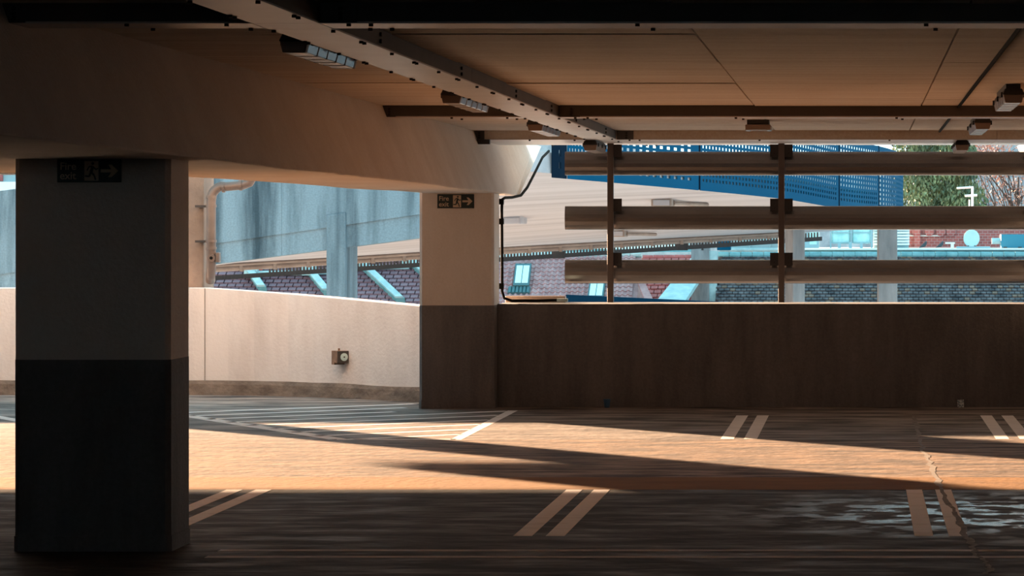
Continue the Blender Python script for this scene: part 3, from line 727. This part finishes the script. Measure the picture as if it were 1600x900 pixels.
def house(name, pl, pr, run, drop, label, tiles, tw, th, capm='palecap', cap_r=.12, flat=False, lichen=0, wallm='render'):
    t = thing(name, (pl+pr)/2 + Vector((0,0,-13)), label, 'house')
    ex, dn, n, L, D = pantiles(pl, pr, run, drop, tw, th, tiles, t, flat=flat, lichen=lichen)
    # roof deck + back slope + walls
    el, er = pl + dn*D, pr + dn*D; bl, br = pl + Vector((0,run,-drop)), pr + Vector((0,run,-drop))
    k = n*-.09
    MB().add([pl+k, pr+k, er+k, el+k, br+k, bl+k], [(0,1,2,3),(0,5,4,1),(3,2,4,5),(0,3,5),(1,4,2)]).build('roof_deck', M[tiles], t)
    x0, x1 = min(el.x, bl.x)+.15, max(er.x, br.x)-.15
    bx('house_wall', x0, x1, el.y+.4, br.y-.4, -12, min(el.z, er.z)+.05, M[wallm], t)
    m = int(L/.45)
    for i in range(m):
        a = pl + ex*(i*L/m+.01) + n*.0 + Vector((0,0,.0)); b = pl + ex*((i+1)*L/m-.01)
        MB().tube([a, b], [cap_r*1.08, cap_r*.98], 10).build('ridge_cap', M[capm], t)
    return t, ex, dn, n
# pink pantile house with two skylights
pl, pr = at(700, 402, 136), at(1002, 397, 136)
hp, ex, dn, n = house('tiled_house', pl, pr, 5.2, 3.6, 'pink pantiled house roof with skylights right of the far column', 'pantile', .235, .30, cap_r=.15)
def on_roof(px, py):       # intersection of the pixel ray with the roof plane
    d_ = at(px, py, 1.0) - Vector((0,0,HC)); o = Vector((0,0,HC)); s = (pl-o).dot(n)/d_.dot(n); return o + d_*s
for px0, px1, pyt, pyb in ((803, 831, 417, 451), (919, 947, 441, 470)):
    a, b, c_, d_ = on_roof(px0+3,pyt), on_roof(px1,pyt), on_roof(px1-4,pyb), on_roof(px0-1,pyb)
    sk = MB().prism([q + n*.02 for q in (d_, c_, b, a)], n*.16).build('skylight', M['teeled'], hp)
    cc = (a+b+c_+d_)/4
    def ins(q, s=.80): return cc + (q-cc)*s + n*.181
    for s0, s1 in ((.0,.47),(.53,1)):
        A = ins(a).lerp(ins(b), s0); B = ins(a).lerp(ins(b), s1); D_ = ins(d_).lerp(ins(c_), s0); E_ = ins(d_).lerp(ins(c_), s1)
        MB().prism([D_, E_, B, A], n*.01).build('pane', M['pane'], sk)
    fl_ = MB(); q0 = d_+ (d_-c_)*.18; q1 = c_ + (c_-d_)*.18
    for i in range(6):
        A = q0.lerp(q1, i/6); B = q0.lerp(q1, (i+1)/6)
        fl_.tube([A+n*.05, A+n*.05+dn*.42], .09, 6)
    fl_.build('flashing', M['teeled'], sk)
# gable verge of the pink roof, red roof and hip beyond
q0, q1 = on_roof(993, 437), on_roof(1010, 478)
MB().prism([q0+n*.05, q0+ex*.28+n*.05, q1+ex*.35+n*.05, q1+n*.05], n*.12).build('verge_board', M['pantile'], hp)
M['redroof'] = mat('red_brick_tile', rgb(.26,.065,.065), .8, col2=rgb(.38,.12,.12), scale=(3,3,3))
house('red_roof_house', at(1004, 402, 141), at(1120, 401, 141), 5.5, 3.9, 'dull red roof between the pink pantiles and the slate roof', 'redroof', .32, .3, flat=True, capm='redroof', cap_r=.1, wallm='brick')
# slate roof with pale hip, long ridge
house('slate_house', at(1122, 399, 127), at(1800, 399, 127), 5.0, 3.3, 'long dark slate roof with lichen spots below the white ledge', 'slate', .22, .21, capm='verdigris', cap_r=.14, flat=True, lichen=.12)
ha, hb = at(1098, 402, 126.6), at(1046, 478, 121.8)
tag(MB().hexa([hb+Vector((-.55,-.1,-.05)), hb+Vector((.55,-.1,-.05)), ha+Vector((.5,.1,-.05)), ha+Vector((-.35,.1,-.05)), hb+Vector((-.55,-.1,.12)), hb+Vector((.55,-.1,.12)), ha+Vector((.5,.1,.12)), ha+Vector((-.35,.1,.12))]).build('pale_roof_verge', M['palecap']),
    'pale sloping verge at the left end of the slate roof', 'roof edge')
# flat roof with white ledge behind the slate ridge
fr_ = thing('flat_roof', at(1400, 392, 130), 'white flat roof ledge behind the slate ridge', 'roof')
a, b = at(1238, 0, 129).x, at(1800, 0, 129).x
bx('parapet', a, b, 129, 129.5, -12, at(0, 390.5, 129).z, M['verdigris'], fr_)
bx('roof_membrane', a-.05, b, 128.9, 137, at(0, 390.5, 129).z, at(0, 388, 129).z, M['white'], fr_)
zl = at(0, 388, 129).z
bw = thing('brick_wall', (at(1500,0,136).x, 136, zl), 'red brick wall with chimney stubs behind the satellite dish', 'wall')
bx('brickwork', at(1405,0,136).x, at(1800,0,136).x, 136, 136.5, zl-.2, at(0,343,136).z, M['brick'], bw)
for px in (1432, 1452, 1470, 1486): p = at(px, 362, 135.95); MB().tube([p, p+Vector((0,-.06,0))], .2, 14).build('round_ornament', M['brick'], bw)
bx('pilaster', at(1428,0,135.9).x, at(1438,0,135.9).x, 135.8, 136, zl, at(0,343,136).z, M['brick'], bw)
bx('band_course', at(1408,0,135.9).x, at(1470,0,135.9).x, 135.9, 136, at(0,369.5,136).z, at(0,367,136).z, M['render'], bw)
# dish
t = thing('satellite_dish', at(1518, 387, 131), 'round pale satellite dish on the white roof ledge', 'dish')
cN = Vector((-.15,-1,.1)).normalized(); ctr = at(1518, 372.5, 131); u1 = cN.cross(Vector((0,0,1))).normalized(); u2 = u1.cross(cN)
vs = [ctr - cN*.10]; fs = []
for r in range(1, 6):
    for k in range(28):
        a = 2*math.pi*k/28; rr = .335*r/5; vs.append(ctr - cN*(.10 - .10*(r/5)**2) + u1*math.cos(a)*rr + u2*math.sin(a)*rr*1.1)
for k in range(28):
    fs.append((0, 1+k, 1+(k+1)%28))
    for r in range(4): fs.append((1+r*28+k, 1+(r+1)*28+k, 1+(r+1)*28+(k+1)%28, 1+r*28+(k+1)%28))
o = MB().add(vs, fs).build('reflector', M['dishm'], t, smooth=True); s = o.modifiers.new('thickness', 'SOLIDIFY'); s.thickness = .015
MB().tube([ctr+Vector((0,.1,-.1)), Vector((ctr.x, 131.2, zl))], .03, 8).build('mast', M['greybox'], t)
bx('foot', ctr.x-.6, ctr.x+.75, 130.6, 131.6, zl, zl+.07, M['greybox'], t)
for s in (-.12, .12): MB().tube([ctr+Vector((s,-.05,-.3)), ctr+Vector((s*2.4,-.2,-.42))], .02, 6).build('stay', M['bracket'], t)
# units on the roof
def unit(name, px0, px1, pyt, Y, label, m, cat='roof unit', depth=1.0):
    a, b = at(px0,pyt,Y), at(px1,pyt,Y); t = thing(name, ((a.x+b.x)/2, Y, zl), label, cat)
    return t, a.x, b.x, a.z
t, a, b, z = unit('plant_unit', 1564, 1625, 366, 131, 'teal blue plant unit at the right edge of the roof ledge', 'unitblue')
bx('cabinet', a, b, 131, 132.2, zl, z, M['unitblue'], t, bevel=.03)
MB().tube([(a+.05,131.5,z-.28),(a-.36,131.5,z-.28)], .13, 14).build('spigot', M['palecap'], t)
for i in range(3): bx('foot', a+.1+i*.6, a+.25+i*.6, 130.98, 131.3, zl-.01, zl+.05, M['bracket'], t)
t, a, b, z = unit('water_tank', 1298, 1362, 345, 132, 'pale green tank in a frame on the roof ledge', 'tank')
for i in range(2): bx('tank_cell', a+.04+i*(b-a)/2, a+(i+1)*(b-a)/2-.04, 132, 133.2, zl+.18, z-.05, M['tank'], t, bevel=.06)
for i in range(3): bx('upright', a+i*(b-a)/2-.03, a+i*(b-a)/2+.03, 131.9, 132, zl, z, M['greybox'], t)
for zz in (.2, .62, 1.0): bx('crossbar', a, b, 131.92, 131.98, zl+zz, zl+zz+.04, M['greybox'], t)
for i in range(3): bx('vent_stub', a+.3+i*.45, a+.42+i*.45, 131.2, 131.4, zl, zl+.25, M['greybox'], t)
t, a, b, z = unit('louvred_unit', 1364, 1421, 345, 133, 'white louvred unit behind the grey ramp support', 'white')
bx('cabinet', a+.03, b-.03, 133.06, 134, zl, z, M['greybox'], t)
for i in range(9): MB().hexa([(a,132.9,zl+.12+i*.12),(b,132.9,zl+.12+i*.12),(b,133.06,zl+.17+i*.12),(a,133.06,zl+.17+i*.12),(a,132.9,zl+.17+i*.12),(b,132.9,zl+.17+i*.12),(b,133.06,zl+.22+i*.12),(a,133.06,zl+.22+i*.12)]).build('slat', M['white'], t)
t, a, b, z = unit('grey_duct_box', 1246, 1280, 352, 132, 'grey blue duct box beside the middle louvre post', 'greybox')
bx('cabinet', a, b, 132, 133, zl, z, M['greybox'], t, bevel=.03); bx('lid', a-.04, b+.04, 131.95, 133.05, z-.03, z+.04, M['greybox'], t)
bx('access_panel', a+.5, b-.1, 131.98, 132, zl+.15, z-.2, M['tank'], t)
t = thing('roof_vent', at(1488,388,130.5), 'small white vent standing on the roof ledge before the bricks', 'vent')
p = at(1488, 388, 130.5); bx('stem', p.x-.06, p.x+.06, 130.4, 130.6, zl, zl+.18, M['white'], t); bx('cowl', p.x-.28, p.x+.1, 130.38, 130.62, zl+.18, zl+.24, M['white'], t)
for px, lab in ((1444, 'left pigeon on the white roof ledge'), (1470, 'right pigeon on the white roof ledge')):
    p = at(px, 388, 129.3); t = tag(MB().tube([p+Vector((-.20,0,.03)), p+Vector((-.12,0,.06)), p+Vector((0,0,.13)), p+Vector((.06,0,.20)), p+Vector((.08,0,.26)), p+Vector((.12,0,.27))], [.012,.04,.075,.06,.04,.008], 10).build('pigeon', M['bird'], smooth=True), lab, 'bird', 'pigeons on the roof ledge')
# middle strip: chimney, long pale roofs, blue skip, sheeted glasshouse
t = thing('chimney_block', at(1100, 410, 125), 'pale concrete chimney block at the end of the slate ridge', 'chimney')
a, b = at(1080,0,125).x, at(1118,0,125).x
bx('stack', a, b-.25, 125, 126, -3, at(0,377,125).z, M['colconc'], t); bx('shoulder', b-.3, b+.05, 125.1, 126, -3, at(0,392,125).z, M['palecap'], t)
bx('flue', a+.40, a+.48, 124.97, 125, at(0,391,125).z, at(0,380,125).z, M['bracket'], t)
t = thing('pale_lean_to', at(1000,392,145), 'long pale blue lean-to roof behind the pink pantiles', 'roof')
for i, (y0_, y1_, Y, m) in enumerate(((399,394,143,'palecap'),(394,389,144,'verdigris'),(390,383,146,'white'),(383,374,148,'palecap'))):
    bx('roof_step', at(780 if i < 2 else 930,0,Y).x, at(1085,0,Y).x, Y, Y+1.2, at(0,y0_+4,Y).z, at(0,y1_,Y).z, M[m], t)
bx('end_wall', at(780,0,143).x, at(1085,0,143).x, 143.4, 149, -12, at(0,397,143).z, M['render'], t)
t = thing('blue_skip', at(1130,390,131), 'small bright blue container beside the chimney block', 'container')
a, b = at(1120,0,131).x, at(1141,0,131).x
bx('bin', a, b, 131, 132, at(0,391,131).z, at(0,374,131).z, M['blue'], t, bevel=.03); bx('handle_bar', b-.3, b+.32, 130.95, 131.0, at(0,385,131).z, at(0,383.5,131).z, M['palecap'], t); bx('rim', a-.03, b+.03, 130.97, 132.03, at(0,375.5,131).z, at(0,373.5,131).z, M['blue'], t)
t = thing('sheeted_glasshouse', at(1180,392,133), 'grey blue sheeted glasshouse left of the middle louvre post', 'glasshouse')
a, b = at(1140,0,133).x, at(1238,0,133).x; zt_ = at(0,362,133).z; zb_ = at(0,391,133).z
MB().prism([(a,133,zb_),(b,133,zb_),(b,133,zt_),(a,133,zt_)], (0,2,0)).build('sheeting', M['greybox'], t)
for s in (.3, .62, .93): x = a+(b-a)*s; MB().tube([(x,132.97,zb_),(x+.3,132.97,zt_)], .025, 6).build('glazing_bar', M['palecap'], t)
MB().tube([(a-.4,132.9,zb_),(b,132.9,zb_)], .11, 10).build('gutter', M['palecap'], t)
bx('base_wall', a-.4, b, 133, 135, -12, zb_, M['verdigris'], t)
# left: lilac roofs with turquoise parapet walls, seen below the concrete ramp
lh, exl, dnl, nl = house('terrace_roof', at(150, 407, 118), at(760, 404, 118), 6.0, 4.4, 'lilac tiled terrace roof below the concrete ramp', 'lilac', .30, .24, cap_r=.16, capm='lilac', flat=True)
pl0 = at(150, 407, 118)
def on_l(px, py):
    d_ = at(px, py, 1.0) - Vector((0,0,HC)); o = Vector((0,0,HC)); s = (pl0-o).dot(nl)/d_.dot(nl); return o + d_*s
for (x0, y0), (x1, y1) in (((394,432),(412,458)), ((484,428),(514,464)), ((566,418),(628,476)), ((640,411),(700,466))):
    a, b = on_l(x0,y0), on_l(x1,y1); w = Vector((.13,0,0))
    pw = MB().hexa([b-w, b+w, a+w, a-w, b-w+nl*.30, b+w+nl*.30, a+w+nl*.30, a-w+nl*.30]).build('party_wall', M['verdigris'], lh)
    MB().hexa([b-w*1.6+nl*.30, b+w*.6+nl*.30, a+w*.6+nl*.30, a-w*1.6+nl*.30, b-w*1.6+nl*.38, b+w*.6+nl*.38, a+w*.6+nl*.38, a-w*1.6+nl*.38]).build('coping', M['palecap'], pw)
    bx('kneeler', a.x-.24, a.x+.24, a.y-.3, a.y+.3, a.z-.05, a.z+.45, M['palecap'], lh)
for x0, x1, y in ((400, 478, 431), (492, 512, 430), (575, 640, 422)):
    a, b = on_l(x0,y), on_l(x1,y-.5)
    MB().tube([a+nl*.12, b+nl*.12], .09, 8).build('gutter_bar', M['palecap'], lh)
for px, py in ((407,426),(467,420),(586,413)):
    a = on_l(px,py); bx('red_plate', a.x-.09, a.x+.09, a.y-.15, a.y-.1, a.z+.08, a.z+.20, M['redtile'], lh)

t = thing('far_block', at(-60, 300, 100), 'dark teal far block with a white band seen left of the near column', 'building')
a, b = at(-260,0,100).x, at(150,0,100).x
bx('block_wall', a, b, 100, 104, -12, at(0,180,100).z, M['greybox'], t); bx('white_band', a, b, 99.9, 100, at(0,320,100).z, at(0,284,100).z, M['white'], t)
bx('pink_panel', at(-60,0,100).x, at(5,0,100).x, 99.92, 100, at(0,283,100).z, at(0,240,100).z, M['redroof'], t)
# ================================================================== trees and aerial
def tree(name, base, h, blobs, leafm, nleaf, lsz, label, branches=0, drop=1.0):
    t = thing(name, base, label, 'tree')
    tops = [Vector(b[0]) for b in blobs]
    MB().tube([base, base+Vector((.1,0,h*.3)), base+Vector((-.1,.1,h*.6)), base+Vector((.05,0,h*.85))], [.35,.28,.18,.05], 9).build('trunk', M['bark'], t)
    if branches:
        mb = MB()
        for k in range(branches):
            s = base + Vector((0,0,h*random.uniform(.35,.8))); c_, r_ = random.choice(blobs)
            e = Vector(c_) + Vector((random.uniform(-1,1)*r_[0], random.uniform(-1,1)*r_[1], random.uniform(-1,1)*r_[2]))
            m_ = s.lerp(e, .5) + Vector((random.uniform(-.3,.3), random.uniform(-.3,.3), random.uniform(.1,.5)))
            mb.tube([s, m_, e], [.06,.035,.012], 6)
            for q in range(3):
                f = m_.lerp(e, random.random()); g = f + Vector((random.uniform(-.9,.9), random.uniform(-.9,.9), random.uniform(-.2,.8)))
                mb.tube([f, g], [.018,.008], 5)
        o = mb.build('branches', M['bark'], t); o['kind'] = 'stuff'
    mb = MB()
    for k in range(nleaf):
        c_, r_ = random.choice(blobs)
        v = Vector((random.gauss(0,1), random.gauss(0,1), random.gauss(0,1))).normalized() * (random.random() ** .4)
        p = Vector(c_) + Vector((v.x*r_[0], v.y*r_[1], v.z*r_[2]))
        a = Vector((random.uniform(-1,1), random.uniform(-1,1), random.uniform(-.4,.4))).normalized()
        b = Vector((random.uniform(-.4,.4), random.uniform(-.6,.6), -drop)).normalized()
        w, l_ = lsz*random.uniform(.5,1), lsz*random.uniform(.9,2.0)
        mb.add([p-a*w*.5, p+b*l_*.5-a*w*.5, p+b*l_, p+b*l_*.5+a*w*.5], [(0,1,2,3)])
    o = mb.build('foliage', M[leafm], t); o['kind'] = 'stuff'
    return t
def tb(px, py, Y, rx, rz, ry=1.6): return (tuple(at(px, py, Y)), (rx, ry, rz))
tree('evergreen_tree', Vector((at(1470,0,172).x, 172, -12)), 19,
     [tb(1440,300,172,1.7,1.9), tb(1480,290,172,1.8,1.9), tb(1460,240,172,1.9,1.9), tb(1430,250,172,1.5,2.0), tb(1505,320,172,1.4,1.5), tb(1470,345,172,2.2,1.2), tb(1450,190,172,1.5,1.8), tb(1500,250,172,1.1,1.3)],
     'leafg', 15000, .17, 'dense dark evergreen tree right of the blue perforated rail')
tree('autumn_tree', Vector((at(1590,0,180).x, 180, -12)), 20,
     [tb(1570,290,180,2.0,1.8), tb(1600,240,180,2.2,1.8), tb(1550,240,180,1.5,1.5), tb(1530,225,180,1.5,1.0), tb(1620,300,180,1.8,1.6)],
     'leafo', 1900, .13, 'thin autumn tree with orange leaves at the right edge', branches=46, drop=.4)
hb_ = thing('wooded_hill', (20, 300, -12), 'hazy wooded hill behind the trees', 'hill')
vs = []; fs = []
for i in range(41):
    x = -60 + i*4; z = 11 + 3.5*math.sin(i*.35) + random.uniform(-.8,.8)
    vs += [(x,300,-12),(x,300+6*math.sin(i),z),(x,340,z*.7),(x,345,-12)]
for i in range(40):
    for k in range(3): fs.append((i*4+k, (i+1)*4+k, (i+1)*4+k+1, i*4+k+1))
M['hill'] = mat('hazy_hillside', rgb(.34,.33,.36), .9, col2=rgb(.66,.62,.63), scale=(.5,.5,.5), detail=9, lo=.35, hi=.65)
MB().add(vs, fs).build('hillside', M['hill'], hb_)
t = thing('roof_aerial', at(1519,390,140), 'white television aerial in front of the evergreen tree', 'aerial')
p = at(1519.5, 0, 140)
MB().tube([(p.x,140,zl),(p.x,140,at(0,292,140).z)], .05, 8).build('mast', M['white'], t)
MB().tube([at(1495,294,140), at(1521,292.5,140)], .045, 8).build('upper_boom', M['white'], t)
MB().tube([at(1508,306,140), at(1527,305,140)], .055, 8).build('lower_boom', M['white'], t)
MB().tube([at(1514.5,325,140.3), at(1514.5,312,140.3)], .03, 8).build('short_rod', M['white'], t)
